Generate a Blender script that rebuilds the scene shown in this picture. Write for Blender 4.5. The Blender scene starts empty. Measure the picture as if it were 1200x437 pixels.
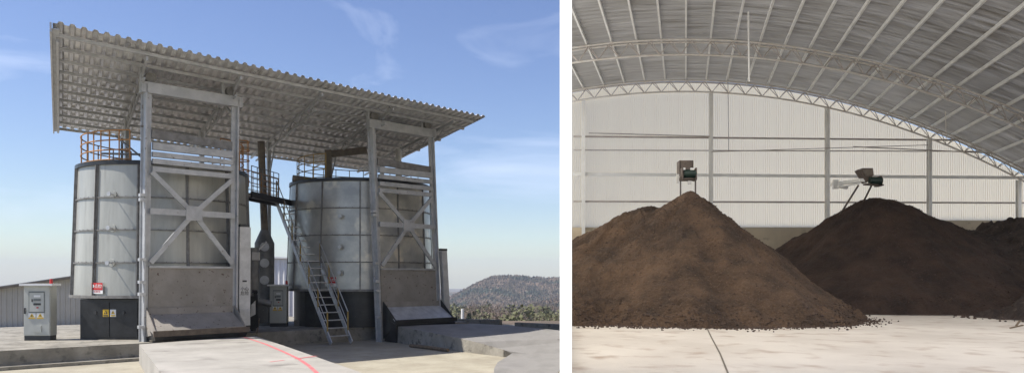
import bpy, math, random
from mathutils import Vector, Matrix, noise
R = math.radians
random.seed(7)
S = bpy.context.scene
COL = S.collection
# ------------------------------------------------------------------ camera
F, HOR, EYE = 900.0, 325.0, 2.7          # focal in photo px, horizon row, eye height
cd = bpy.data.cameras.new('camera'); cam = bpy.data.objects.new('camera', cd); COL.objects.link(cam)
cam.location = (0, 0, EYE); cam.rotation_euler = (R(90), 0, 0)
cd.sensor_width = 36; cd.lens = 36 * F / 1200; cd.shift_y = (HOR - 218.5) / 1200
cd.clip_start = .1; cd.clip_end = 9000
S.camera = cam
# ------------------------------------------------------------------ light
SUN_EL = R(54); SX, SY = -.975, -.21     # horizontal direction towards the sun
W = bpy.data.worlds.new('World'); S.world = W; W.use_nodes = True
nt = W.node_tree; bg = nt.nodes['Background']
sky = nt.nodes.new('ShaderNodeTexSky'); sky.sky_type = 'NISHITA'; sky.sun_disc = False
sky.sun_elevation = SUN_EL; sky.sun_rotation = math.atan2(SX, SY)
sky.air_density = 1.0; sky.dust_density = .35; sky.ozone_density = 3.0
tc = nt.nodes.new('ShaderNodeTexCoord')
mp = nt.nodes.new('ShaderNodeMapping'); mp.inputs['Scale'].default_value = (1.2, 1.2, 4.2)
nz = nt.nodes.new('ShaderNodeTexNoise'); nz.inputs['Scale'].default_value = 2.6; nz.inputs['Detail'].default_value = 7
nz.inputs['Roughness'].default_value = .55; nz.inputs['Distortion'].default_value = .8
cr = nt.nodes.new('ShaderNodeValToRGB'); cr.color_ramp.elements[0].position = .56; cr.color_ramp.elements[1].position = .85
cr.color_ramp.elements[1].color = (.55, .55, .55, 1)
mx = nt.nodes.new('ShaderNodeMix'); mx.data_type = 'RGBA'
mx.inputs[7].default_value = (7.6, 8.4, 9.8, 1)
L = nt.links.new
L(tc.outputs['Generated'], mp.inputs['Vector']); L(mp.outputs[0], nz.inputs['Vector']); L(nz.outputs['Fac'], cr.inputs[0])
L(cr.outputs[0], mx.inputs[0]); L(sky.outputs[0], mx.inputs[6]); hs = nt.nodes.new('ShaderNodeHueSaturation'); hs.inputs['Saturation'].default_value = 1.06; hs.inputs['Hue'].default_value = .514; L(mx.outputs[2], hs.inputs['Color']); L(hs.outputs[0], bg.inputs['Color'])
bg.inputs['Strength'].default_value = .074
sl = bpy.data.lights.new('sun', 'SUN'); so = bpy.data.objects.new('sun', sl); COL.objects.link(so)
sl.energy = 3.3; sl.angle = R(.5); sl.color = (1, .95, .87)
d = Vector((SX, SY, 0)).normalized() * math.cos(SUN_EL) + Vector((0, 0, math.sin(SUN_EL)))
so.rotation_euler = d.to_track_quat('Z', 'Y').to_euler()
S.view_settings.view_transform = 'Standard'; S.view_settings.look = 'None'
S.view_settings.exposure = 1.05; S.view_settings.gamma = 1
S.cycles.max_bounces = 8; S.cycles.diffuse_bounces = 5; S.cycles.volume_bounces = 0
S.cycles.transmission_bounces = 8; S.cycles.caustics_reflective = False
try: S.cycles.use_denoising = True
except Exception: pass

# ------------------------------------------------------------------ materials
DIM = {'yard_concrete', 'concrete', 'ramp_concrete', 'ramp_concrete_tyre_worn', 'roof_insulation_foil'}   # base colours scaled down to balance the raised exposure
def mat(name, c1, c2=None, rough=.7, metal=0, scale=1.5, detail=6, bump=0, bscale=None, lo=.35, hi=.65,
        spots=None, sscale=8, slo=.62, shi=.7, stretch=None, wave=None, rough2=None):
    if name in DIM: c1 = tuple(x * .8 for x in c1); c2 = tuple(x * .8 for x in c2) if c2 else None; spots = tuple(x * .8 for x in spots) if spots else None
    m = bpy.data.materials.new(name); m.use_nodes = True
    t = m.node_tree; b = t.nodes['Principled BSDF']; l = t.links.new
    b.inputs['Roughness'].default_value = rough; b.inputs['Metallic'].default_value = metal
    co = t.nodes.new('ShaderNodeTexCoord'); vec = co.outputs['Object']
    if stretch:
        q = t.nodes.new('ShaderNodeMapping'); q.inputs['Scale'].default_value = stretch; l(vec, q.inputs['Vector']); svec = q.outputs[0]
    else: svec = vec
    n = t.nodes.new('ShaderNodeTexNoise'); n.inputs['Scale'].default_value = scale; n.inputs['Detail'].default_value = detail
    n.inputs['Roughness'].default_value = .62
    l(svec, n.inputs['Vector'])
    r = t.nodes.new('ShaderNodeValToRGB'); r.color_ramp.elements[0].position = lo; r.color_ramp.elements[1].position = hi
    c2 = c2 or tuple(x * .75 for x in c1)
    r.color_ramp.elements[0].color = (*c2, 1); r.color_ramp.elements[1].color = (*c1, 1)
    l(n.outputs['Fac'], r.inputs[0]); out = r.outputs[0]
    if spots:
        n2 = t.nodes.new('ShaderNodeTexNoise'); n2.inputs['Scale'].default_value = sscale; n2.inputs['Detail'].default_value = 5
        l(svec, n2.inputs['Vector'])
        r2 = t.nodes.new('ShaderNodeValToRGB'); r2.color_ramp.elements[0].position = slo; r2.color_ramp.elements[1].position = shi
        l(n2.outputs['Fac'], r2.inputs[0])
        x = t.nodes.new('ShaderNodeMix'); x.data_type = 'RGBA'; l(r2.outputs[0], x.inputs[0]); l(out, x.inputs[6]); x.inputs[7].default_value = (*spots, 1)
        out = x.outputs[2]
    l(out, b.inputs['Base Color'])
    if rough2 is not None:
        mr = t.nodes.new('ShaderNodeMapRange'); mr.inputs[3].default_value = rough; mr.inputs[4].default_value = rough2
        l(n.outputs['Fac'], mr.inputs[0]); l(mr.outputs[0], b.inputs['Roughness'])
    if bump:
        n3 = t.nodes.new('ShaderNodeTexNoise'); n3.inputs['Scale'].default_value = bscale or scale * 4; n3.inputs['Detail'].default_value = 6
        l(svec, n3.inputs['Vector'])
        bp = t.nodes.new('ShaderNodeBump'); bp.inputs['Strength'].default_value = bump; bp.inputs['Distance'].default_value = .14 if 'compost' in name else .05
        l(n3.outputs['Fac'], bp.inputs['Height']); l(bp.outputs[0], b.inputs['Normal'])
    return m
M = {}
M['yard'] = mat('yard_concrete', (.50, .46, .36), (.38, .34, .26), .9, scale=.7, bump=.3, bscale=25, spots=(.30, .27, .2), sscale=2.5, slo=.58, shi=.8)
M['conc'] = mat('concrete', (.42, .39, .33), (.25, .23, .19), .9, scale=1.3, bump=.5, bscale=12, spots=(.13, .12, .10), sscale=4, slo=.56, shi=.72)
M['ramp'] = mat('ramp_concrete', (.52, .49, .44), (.38, .36, .32), .85, scale=.8, bump=.25, bscale=30, spots=(.20, .185, .165), sscale=.85, slo=.58, shi=.76)
M['ramp2'] = mat('ramp_concrete_tyre_worn', (.37, .355, .335), (.25, .24, .225), .85, scale=.5, bump=.3, bscale=30, stretch=(1.6, .8, 1), spots=(.17, .16, .155), sscale=.5, slo=.52, shi=.78)
M['floor'] = mat('hall_floor_concrete', (.73, .67, .59), (.60, .54, .47), .75, scale=.45, bump=.2, bscale=20, spots=(.42, .32, .25), sscale=1.6, slo=.54, shi=.78, stretch=(1, .8, 1))
M['galv'] = mat('galvanised_steel', (.60, .61, .62), (.42, .43, .44), .42, .5, scale=3, bump=.05, rough2=.6)
M['paint'] = mat('grey_painted_steel', (.50, .51, .52), (.38, .39, .40), .45, .3, scale=2.5, spots=(.16, .12, .09), sscale=7, slo=.66, shi=.74)
M['tank'] = mat('tank_enamel_panel', (.45, .45, .41), (.35, .35, .32), .36, .2, scale=1.1, bump=.04, bscale=6, spots=(.30, .29, .26), sscale=2.5, slo=.58, shi=.82, stretch=(2.2, 2.2, .3))
M['tank2'] = mat('tank_panel_stained', (.54, .53, .48), (.34, .34, .325), .3, .3, scale=.9, bump=.06, bscale=5, spots=(.66, .62, .52), sscale=1.4, slo=.56, shi=.68)
M['flange'] = mat('flange_steel', (.27, .265, .25), (.17, .16, .15), .6, .3, scale=5)
M['black'] = mat('black_steel', (.035, .036, .038), (.02, .02, .021), .38, .3, scale=3, spots=(.10, .09, .075), sscale=14, slo=.68, shi=.74)
M['roof'] = mat('galvanised_roof_sheet', (.86, .86, .86), (.58, .58, .58), .2, .55, scale=2.0, bump=.08, rough2=.42, bscale=4)
M['plate'] = mat('mud_splashed_steel_plate', (.33, .30, .265), (.25, .23, .20), .8, .1, scale=1.4, bump=.2, spots=(.11, .07, .05), sscale=9, slo=.64, shi=.7)
M['rust'] = mat('rusty_edge', (.15, .12, .09), (.09, .07, .055), .85, .1, scale=5)
M['white'] = mat('white_paint', (.80, .80, .78), (.74, .74, .72), .6, scale=2)
M['case'] = mat('white_dusty_case', (.66, .65, .62), (.5, .49, .46), .6, scale=3, spots=(.3, .28, .25), sscale=6, slo=.64, shi=.74)
M['orange'] = mat('orange_rail_paint', (.50, .24, .07), (.36, .17, .06), .6, scale=6)
M['yellow'] = mat('yellow_rail_paint', (.42, .29, .08), (.3, .2, .06), .6, scale=6)
M['duct'] = mat('dark_grey_duct', (.22, .222, .215), (.14, .14, .137), .55, .2, scale=2.5)
M['dull'] = mat('dull_brown_steel', (.22, .185, .145), (.13, .11, .09), .7, .2, scale=3)
M['cab'] = mat('cabinet_enamel', (.50, .51, .47), (.44, .45, .41), .5, scale=2)
M['cabd'] = mat('cabinet_window_grey', (.19, .21, .20), (.15, .165, .16), .3, scale=4)
M['dark'] = mat('dark_plastic', (.05, .05, .05), (.035, .035, .035), .5)
M['red'] = mat('red_plastic', (.55, .03, .03), (.45, .02, .02), .4)
M['redp'] = mat('red_marking_paint', (.56, .15, .16), (.46, .25, .23), .8, scale=3, lo=.3, hi=.5)
M['yel'] = mat('sign_yellow', (.75, .48, .03), (.7, .45, .03), .5)
M['signw'] = mat('sign_white', (.8, .8, .78), (.75, .75, .73), .5)
M['shed'] = mat('shed_sheet', (.43, .42, .40), (.36, .35, .33), .6, .1, scale=.8)
M['cream'] = mat('cream_wall_sheet', (.90, .89, .83), (.84, .82, .75), .55, scale=.5, spots=(.55, .52, .42), sscale=1.0, slo=.62, shi=.85, stretch=(2.5, 1, .25))
M['hallsteel'] = mat('hall_steel', (.84, .84, .82), (.74, .74, .72), .5, .2, scale=2)
M['trussm'] = mat('truss_primer', (.78, .76, .72), (.64, .59, .54), .6, .1, scale=2)
M['girt'] = mat('girt_steel', (.50, .46, .43), (.38, .33, .30), .6, .1, scale=2)
M['under'] = mat('roof_insulation_foil', (.40, .385, .36), (.28, .27, .25), .5, .25, scale=1.4, bump=.5, bscale=3, stretch=(.5, 3.5, .5))
M['plinth'] = mat('tan_plinth', (.62, .53, .40), (.50, .43, .33), .9, scale=.8, bump=.2, spots=(.25, .21, .16), sscale=1.8, slo=.6, shi=.8)
M['green'] = mat('green_drum', (.012, .033, .024), (.008, .02, .015), .4)
M['conv'] = mat('conveyor_brown_steel', (.16, .125, .10), (.09, .07, .06), .6, .3, scale=6)
M['compostA'] = mat('compost_brown', (.13, .078, .046), (.042, .026, .017), 1, scale=.8, detail=14, bump=1, bscale=11, spots=(.17, .115, .075), sscale=26, slo=.6, shi=.68)
M['compostB'] = mat('compost_dark', (.075, .044, .031), (.028, .017, .013), 1, scale=.8, detail=14, bump=1, bscale=11, spots=(.075, .05, .038), sscale=22, slo=.62, shi=.72)
M['compostC'] = mat('compost_black_clods', (.075, .053, .044), (.03, .021, .018), 1, scale=2.5, bump=1, bscale=9, spots=(.12, .09, .075), sscale=7, slo=.6, shi=.7)
M['clod'] = mat('clod_dark', (.10, .065, .048), (.04, .026, .02), 1, scale=9)
M['wood'] = mat('old_wood', (.22, .16, .10), (.12, .085, .055), .9, scale=6)
M['bark'] = mat('bark', (.13, .10, .08), (.08, .06, .05), .95, scale=4)
M['twig'] = mat('bare_twigs', (.24, .18, .135), (.15, .115, .09), .95, scale=.6)
M['pine'] = mat('evergreen_needles', (.07, .09, .05), (.04, .058, .035), .9, scale=.6)
M['olive'] = mat('olive_leaves', (.14, .14, .065), (.09, .095, .05), .9, scale=.6)
M['land'] = mat('dry_land', (.13, .115, .075), (.075, .07, .045), 1, scale=.06, bump=.5, bscale=.3, spots=(.05, .065, .035), sscale=.03, slo=.5, shi=.6)
M['hill'] = mat('wooded_hillside', (.17, .12, .085), (.075, .062, .045), 1, scale=.05, detail=10, bump=1, bscale=.2, lo=.4, hi=.6, spots=(.035, .05, .035), sscale=.02, slo=.53, shi=.6)
def translucent():  # diffusing sheet, added to pass soft sunlight into the hall
    m = bpy.data.materials.new('translucent_light_fill'); m.use_nodes = True; t = m.node_tree
    t.nodes.remove(t.nodes['Principled BSDF'])
    a = t.nodes.new('ShaderNodeBsdfTranslucent'); n = t.nodes.new('ShaderNodeTexNoise'); n.inputs['Scale'].default_value = .8
    r = t.nodes.new('ShaderNodeValToRGB'); r.color_ramp.elements[0].color = (.90, .86, .77, 1); r.color_ramp.elements[1].color = (.97, .93, .84, 1)
    t.links.new(n.outputs['Fac'], r.inputs[0]); t.links.new(r.outputs[0], a.inputs['Color'])
    t.links.new(a.outputs[0], t.nodes['Material Output'].inputs['Surface']); return m
M['trans'] = translucent()
def leak(base, name, col, lo, hi, sc, st):
    m = M[base].copy(); m.name = name; t = m.node_tree; p = t.nodes['Principled BSDF']; l = t.links.new
    a = t.nodes.new('ShaderNodeBsdfTranslucent'); a.inputs['Color'].default_value = (*col, 1)
    mm = t.nodes.new('ShaderNodeMixShader'); co = t.nodes.new('ShaderNodeTexCoord'); q = t.nodes.new('ShaderNodeMapping'); q.inputs['Scale'].default_value = st
    n = t.nodes.new('ShaderNodeTexNoise'); n.inputs['Scale'].default_value = sc; n.inputs['Detail'].default_value = 7; mr = t.nodes.new('ShaderNodeMapRange')
    mr.inputs[1].default_value = .3; mr.inputs[2].default_value = .7; mr.inputs[3].default_value = lo; mr.inputs[4].default_value = hi
    l(co.outputs['Object'], q.inputs['Vector']); l(q.outputs[0], n.inputs['Vector']); l(n.outputs['Fac'], mr.inputs[0]); l(mr.outputs[0], mm.inputs[0])
    l(p.outputs[0], mm.inputs[1]); l(a.outputs[0], mm.inputs[2]); l(mm.outputs[0], t.nodes['Material Output'].inputs['Surface']); M[name] = m
leak('under', 'undert', (.95, .92, .86), .0, .09, 1.2, (.35, 4.0, .35))  # streaky translucency added so the roof underside glows and brightens the hall
M['bounce'] = mat('bounce_white', (.80, .76, .68), (.7, .66, .6), .95, scale=4, bump=.4)  # pale reflector surface, added to bounce sun onto the hall's back wall
M['creamt'] = M['cream'].copy(); _t = M['creamt'].node_tree; _p = _t.nodes['Principled BSDF']
_a = _t.nodes.new('ShaderNodeBsdfTranslucent'); _a.inputs['Color'].default_value = (.99, .92, .75, 1); _m = _t.nodes.new('ShaderNodeMixShader'); _m.inputs[0].default_value = .85
_t.links.new(_p.outputs[0], _m.inputs[1]); _t.links.new(_a.outputs[0], _m.inputs[2]); _t.links.new(_m.outputs[0], _t.nodes['Material Output'].inputs['Surface'])  # cladding made translucent so daylight from behind brightens the wall

# ------------------------------------------------------------------ builders
class MB:
    def __init__(s): s.v = []; s.f = []
    def add(s, vs, fs):
        k = len(s.v); s.v += [Vector(x) for x in vs]; s.f += [tuple(i + k for i in f) for f in fs]; return s
    def hexa(s, p):   # 8 pts: bottom 4 ccw, top 4
        return s.add(p, [(3, 2, 1, 0), (4, 5, 6, 7), (0, 1, 5, 4), (1, 2, 6, 5), (2, 3, 7, 6), (3, 0, 4, 7)])
    def box(s, c, ax, ay, az, hx, hy, hz):
        c = Vector(c); ax = Vector(ax).normalized() * hx; ay = Vector(ay).normalized() * hy; az = Vector(az).normalized() * hz
        q = [(-1, -1), (1, -1), (1, 1), (-1, 1)]
        return s.hexa([c + ax * a + ay * b - az for a, b in q] + [c + ax * a + ay * b + az for a, b in q])
    def bar(s, p, q, w, h, up=(0, 0, 1)):
        p = Vector(p); q = Vector(q); d = (q - p); l = d.length; d.normalize()
        sd = d.cross(Vector(up))
        if sd.length < 1e-4: sd = d.cross(Vector((1, 0, 0)))
        sd.normalize(); u = sd.cross(d).normalized()
        return s.box((p + q) / 2, d, sd, u, l / 2, w / 2, h / 2)
    def tube(s, p, q, r, r2=None, n=8, cap=True):
        p = Vector(p); q = Vector(q); r2 = r if r2 is None else r2; d = (q - p).normalized()
        a = d.orthogonal().normalized(); b = d.cross(a)
        vs = []
        for c, rr in ((p, r), (q, r2)):
            vs += [c + (a * math.cos(2 * math.pi * i / n) + b * math.sin(2 * math.pi * i / n)) * rr for i in range(n)]
        fs = [(i, (i + 1) % n, n + (i + 1) % n, n + i) for i in range(n)]
        if cap: fs += [tuple(range(n))[::-1], tuple(range(n, 2 * n))]
        return s.add(vs, fs)
    def path(s, pts, r, n=6):
        for a, b in zip(pts[:-1], pts[1:]): s.tube(a, b, r, n=n)
        return s
    def prism(s, poly, d):       # polygon (list of 3d pts) extruded by vector d
        n = len(poly); d = Vector(d)
        return s.add([Vector(p) for p in poly] + [Vector(p) + d for p in poly],
                     [tuple(range(n))[::-1], tuple(range(n, 2 * n))] + [(i, (i + 1) % n, n + (i + 1) % n, n + i) for i in range(n)])
    def cyl(s, c, r1, r2, z0, z1, n=64, cap=True, a0=0, a1=2 * math.pi):
        return s.tube((c[0], c[1], z0), (c[0], c[1], z1), r1, r2, n=n, cap=cap)
    def ring(s, c, ri, ro, z0, z1, n=72, a0=0, a1=2 * math.pi):
        full = abs(a1 - a0 - 2 * math.pi) < 1e-6; m = n if full else n + 1
        vs = []
        for i in range(m):
            a = a0 + (a1 - a0) * i / n; ca, sa = math.cos(a), math.sin(a)
            vs += [(c[0] + ri * ca, c[1] + ri * sa, z0), (c[0] + ro * ca, c[1] + ro * sa, z0), (c[0] + ro * ca, c[1] + ro * sa, z1), (c[0] + ri * ca, c[1] + ri * sa, z1)]
        fs = []
        for i in range(n):
            j = (i + 1) % m
            for k in range(4): fs.append((i * 4 + k, j * 4 + k, j * 4 + (k + 1) % 4, i * 4 + (k + 1) % 4))
        return s.add(vs, fs)
    def build(s, name, m, parent=None, smooth=False, label=None, kind=None, cat=None, group=None):
        me = bpy.data.meshes.new(name)
        off = Vector(parent['_o']) if parent else (Vector(s.origin) if hasattr(s, 'origin') else Vector((0, 0, 0)))
        me.from_pydata([tuple(v - off) for v in s.v], [], s.f); me.materials.append(M[m] if isinstance(m, str) else m)
        import bmesh
        bm = bmesh.new(); bm.from_mesh(me); bmesh.ops.recalc_face_normals(bm, faces=bm.faces); bm.to_mesh(me); bm.free()
        if smooth: me.shade_smooth(); me.set_sharp_from_angle(angle=R(35))
        o = bpy.data.objects.new(name, me); COL.objects.link(o)
        if parent: o.parent = parent; o['_o'] = tuple(off)
        else: o.location = off; o['_o'] = tuple(off)
        if label: o['label'] = label
        if kind: o['kind'] = kind
        if cat: o['category'] = cat
        if group: o['group'] = group
        if parent and parent.parent: o['_o'] = tuple(off)
        return o
def thing(name, loc, label, cat, group=None):
    o = bpy.data.objects.new(name, None); COL.objects.link(o); o.location = loc; o['_o'] = tuple(loc)
    o.empty_display_size = .3; o['label'] = label; o['category'] = cat
    if group: o['group'] = group
    return o
def P(px, py, D): return Vector(((px - 600) / F * D, D, EYE + (HOR - py) / F * D))
def onz(px, py, z):
    D = (EYE - z) * F / (py - HOR); return Vector(((px - 600) / F * D, D, z))
def text(s, p, ax, up, size, m, parent, name='lettering'):
    cu = bpy.data.curves.new(name, 'FONT'); cu.body = s; cu.size = size; cu.align_x = 'CENTER'; cu.align_y = 'CENTER'; cu.extrude = .002
    t = bpy.data.objects.new(name, cu); COL.objects.link(t)
    ax = Vector(ax).normalized(); up = Vector(up).normalized(); nn = ax.cross(up)
    mw = Matrix((ax, up, nn)).transposed().to_4x4(); mw.translation = Vector(p) - Vector(parent['_o'])
    dg = bpy.context.evaluated_depsgraph_get(); me = bpy.data.meshes.new_from_object(t.evaluated_get(dg))
    bpy.data.objects.remove(t); me.transform(mw); me.materials.clear(); me.materials.append(M[m])
    o = bpy.data.objects.new(name, me); COL.objects.link(o); o.parent = parent; return o

U = Vector((.726, .688, 0)).normalized(); N = Vector((-.688, .726, 0)).normalized(); V = Vector((-.507, .861, 0)).normalized()
G0 = Vector((-12.4, 25.8, 0)); Z = Vector((0, 0, 1))
def G(t, s, z): return G0 + U * t + N * s + Z * z
PLZ = .55; HZ = 1.3

# ------------------------------------------------------------------ terrain
def gauss(x, m, s): return math.exp(-((x - m) / s) ** 2)
def wx(y): return .07 * y          # line of the dividing wall
def sm(a, b, x):
    t = min(1, max(0, (x - a) / (b - a))); return t * t * (3 - 2 * t)
def land(x, y):
    z = -9 * sm(48, 85, y) - 31 * sm(110, 700, y)
    if y > 150:
        sx = 62 if x < -12 else 260
        z += 42.5 * gauss(x, -12, sx) * gauss(y, 900, 190)
        z += 18 * gauss(x, -150, 120) * gauss(y, 1400, 250)
        z += 23 * sm(-60, 60, x + .0 * y) * gauss(y, 560, 90)
        z += 10 * gauss(x, -55, 45) * gauss(y, 420, 80)
        n = noise.fractal(Vector((x / 60, y / 60, 3)), 1, 2, 5)
        z += n * 3.2 * sm(150, 400, y)
        z += noise.fractal(Vector((x / 9, y / 9, 1)), .8, 2, 3) * 1.1 * sm(150, 400, y)
    return z
b = MB(); ys = [-60, -20, 0, 20, 40, 48] + [48 + 4 * i for i in range(1, 12)] + [100 + 10 * i for i in range(0, 60)] + [700 + 12 * i for i in range(45)] + [1300, 1500, 1800, 2200, 3000]
ks = [-4 + .1 * i for i in range(34)] + [-.6 + .01 * i for i in range(0, 85)] + [.3 + .15 * i for i in range(24)]
for y in ys:
    for k in ks:
        x = k * max(y, 40) ; b.v.append(Vector((x, y, land(x, y))))
nk = len(ks)
for j in range(len(ys) - 1):
    for i in range(nk - 1): b.f.append((j * nk + i, j * nk + i + 1, (j + 1) * nk + i + 1, (j + 1) * nk + i))
g = b.build('ground', 'hill', kind='structure')
b = MB(); b.prism([(-60, -12, -.3), (1.0, -12, -.3), (8, 44, -.3), (-60, 44, -.3)], (0, 0, .304)); b.build('yard', 'yard', kind='structure')
# platform (stepped concrete base of the plant)
b = MB(); b.prism([G(-12, -.57, 0), G(3.45, -.57, 0), G(3.45, 1.38, 0), G(15.5, 1.38, 0), G(15.5, 12, 0), G(-12, 12, 0)], (0, 0, PLZ))
for t in [x * 1.6 - 10 for x in range(9)]: pass
b.build('platform', 'conc', kind='structure')
b = MB(); b.prism([G(-12, -.95, .006), G(3.2, -.95, .006), G(3.2, -.572, .006), G(-12, -.572, .006)], (0, 0, .10)); b.build('kerb', 'conc', kind='structure')
# near ramp
rl, rr_ = onz(163, 403, .6), onz(299, 393, .6)
w = Vector((-.484, .875, 0))
b = MB(); b.prism([rl, rl - w * 13, rr_ - w * 13, rr_], (0, 0, -.6))
rp = b.build('ramp', 'ramp', kind='structure')
# far ramp : subdivided strip sloping down toward the camera
b = MB(); n_ = 24
EL = [(463, 381.5, .70), (500, 388.5, .60), (539, 396, .49), (570, 403.5, .36), (590, 409.5, .25), (600, 413.5, .13), (593, 418, .05), (583, 424, .025), (579, 431, .02), (578, 450, .015)]
LP = [onz(*e) for e in EL]; fine = []
for a, c in zip(LP[:-1], LP[1:]):
    for q in range(5): fine.append(a.lerp(c, q / 5))
fine.append(LP[-1]); nf = len(fine)
for i, l_ in enumerate(fine):
    f = i / (nf - 1); r_ = l_ + Vector((3.1 + 7 * f, 1.75 + 2.0 * f, 0))
    for j in range(13):
        p = l_.lerp(r_, j / 12); lim = wx(p.y) - .13
        if j: p.z = max(.02 + .68 * sm(24.5, 33, p.y), l_.z if f < .3 else 0)
        if p.x > lim: p = Vector((lim - .02 * (12 - j), p.y, p.z))
        b.v.append(p)
    p = b.v[-1].copy(); p.z = 0; b.v.append(p); p = l_.copy(); p.z = 0; b.v.append(p)
for i in range(nf - 1):
    o0, o1 = i * 15, (i + 1) * 15
    for j in range(12): b.f.append((o0 + j, o0 + j + 1, o1 + j + 1, o1 + j))
    b.f.append((o0, o1, o1 + 14, o0 + 14)); b.f.append((o0 + 12, o0 + 13, o1 + 13, o1 + 12))
b.f.append((0, 14, 13) + tuple(range(12, 0, -1)))
ro = b.build('ramp', 'ramp2', kind='structure'); ro.data.materials.append(M['conc'])
for pl_ in ro.data.polygons:
    if abs(pl_.normal.z) < .35: pl_.material_index = 1
# red paint lines on the near ramp
def strip(pts, wd, z, name):
    b = MB()
    for a, c in zip(pts[:-1], pts[1:]):
        d_ = (c - a).normalized(); s_ = Vector((-d_.y, d_.x, 0)) * wd / 2
        k = len(b.v); b.v += [a - s_, c - s_, c + s_, a + s_]; b.f.append((k, k + 1, k + 2, k + 3))
    o = b.build(name, 'redp', kind='structure'); return o
strip([onz(283, 393.5, .604), onz(312, 403, .604), onz(333, 412, .604), onz(350, 420, .604), onz(362, 428, .604), onz(372, 437, .604)], .10, .604, 'painted_line')
strip([onz(346, 420, .608), onz(371, 416.5, .608)], .10, .608, 'painted_line')
strip([onz(316, 423.5, .604), onz(333, 421.5, .604)], .08, .604, 'painted_line')

# ------------------------------------------------------------------ fermentation tanks
def tank(c, rad, z0, z1, label, m, first, sign_ang, knobs, extra_sign):
    c = Vector(c)
    T = thing('fermentation_tank', (c.x, c.y, PLZ), label, 'tank', 'round panelled fermentation tanks')
    rt, rb = rad * .975, rad * 1.025
    def rz(z): return rb + (rt - rb) * (z - z0) / (z1 - z0)
    b = MB(); b.cyl(c, rb, rt, z0, z1, 96); b.build('shell', m, T, True)
    b = MB(); b.ring(c, rt - .05, rt + .07, z1, z1 + .14); b.cyl(c, rt - .02, rt - .02, z1 + .02, z1 + .1, 64); b.build('top_rim', 'black', T)
    b = MB(); b.ring(c, rb - .1, rb + .10, z0 - .10, z0); b.build('bottom_flange', 'flange', T)
    for k in range(48 if first else 48):
        pass
    nz_ = 4
    for k in range(1, nz_):
        z = z0 + (z1 - z0) * k / nz_; b = MB(); b.ring(c, rz(z) - .02, rz(z) + .045, z - .022, z + .022)
        for q in range(72):
            a = q * math.tau / 72; e = Vector((math.cos(a), math.sin(a), 0))
            b.box(c + e * (rz(z) + .03) + Z * (z + .03), e, (-e.y, e.x, 0), Z, .012, .012, .012)
        b.build('ring_flange', 'flange', T)
    base_ang = math.atan2(-c.y, -c.x)   # towards the viewer's side of the yard
    for k in range(12):
        a = R(sign_ang) + k * math.tau / 12; e = Vector((math.cos(a), math.sin(a), 0)); s_ = Vector((-e.y, e.x, 0))
        b = MB(); p0 = c + e * (rb + .02) + Z * z0; p1 = c + e * (rt + .02) + Z * z1
        b.bar(p0, p1, .10 if first else .055, .06, up=e)
        if first: b.bar(p0 + e * .03, p1 + e * .03, .02, .10, up=e)
        b.build('vertical_flange', 'flange', T)
    # base skirt
    b = MB(); b.cyl(c, rad * .93, rad * .93, PLZ, z0 - .10, 64); b.build('base_skirt', 'black', T, True)
    # thermometer probes
    for (a, z) in knobs:
        e = Vector((math.cos(a), math.sin(a), 0)); p = c + e * rz(z) + Z * z
        b = MB(); b.tube(p, p + e * .04, .13, .12, 18); k_ = b.build('probe', 'tank', T, True)
        b = MB(); b.tube(p + e * .04, p + e * .26, .02, .02, 8); b.tube(p + e * .24, p + e * .28, .075, .075, 12); b.build('probe_rod', 'galv', k_, True)
    return T, rz
c1 = Vector((-13.37, 29.62, 0)); c2 = Vector((-7.12, 36.2, 0))
view1 = math.atan2(-c1.y, -c1.x)
def ang_for(c, rad, px):   # angle on the near side of a cylinder seen at picture column px (layout aid)
    best = None
    for i in range(720):
        a = i * math.pi / 360; x, y = c.x + rad * math.cos(a), c.y + rad * math.sin(a)
        if (x * math.cos(a) + y * math.sin(a)) < 0:
            e = abs(600 + F * x / y - px)
            if best is None or e < best[0]: best = (e, a)
    return best[1]
a161 = ang_for(c1, 3.1, 161); ak = ang_for(c1, 3.1, 131)
T1, rz1 = tank(c1, 3.05, 2.08, 6.62, 'grey panelled round tank on the left with small red sign and orange railing', 'tank', True, math.degrees(a161),
               [(ak, 5.62 - .05), (ak, 4.4), (ak, 3.2), (ang_for(c1, 3.1, 235), 4.9)], 1)
a2 = ang_for(c2, 3.27, 400)
T2, rz2 = tank(c2, 3.27, 2.2, 6.85, 'stained silver round tank on the right behind the steep metal stairs', 'tank2', False, math.degrees(ang_for(c2, 3.27, 377)),
               [(a2, 5.3), (a2, 4.0), (a2, 2.9)], 1)
def surf_sign(T, c, a, r, z, w_, h_, name, parts):
    e = Vector((math.cos(a), math.sin(a), 0)); s_ = Vector((-e.y, e.x, 0)); p = c + e * r + Z * z
    return p, e, s_
# red signs on the tanks: white lettering on red above a white strip
def red_sign(T, c, rz, px, z, wd):
    a = ang_for(c, rz(z), px); e = Vector((math.cos(a), math.sin(a), 0)); s_ = Z.cross(e)
    p = c + e * (rz(z) + .045) + Z * z
    b = MB(); b.box(p, s_, e, Z, wd / 2, .012, wd * .38); sg = b.build('sign', 'signw', T, label='red and white notice sign')
    b = MB(); b.box(p + Z * wd * .13 + e * .008, s_, e, Z, wd / 2 - .005, .012, wd * .25); b.build('red_field', 'red', sg)
    text('●点检!', p + Z * wd * .13 + e * .022, s_, Z, wd * .30, 'signw', sg)
    text('注意安全', p - Z * wd * .24 + e * .014, s_, Z, wd * .15, 'red', sg)
red_sign(T1, c1, rz1, 115.5, 2.33, .50)
red_sign(T2, c2, rz2, 388, 2.52, .52)
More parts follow.
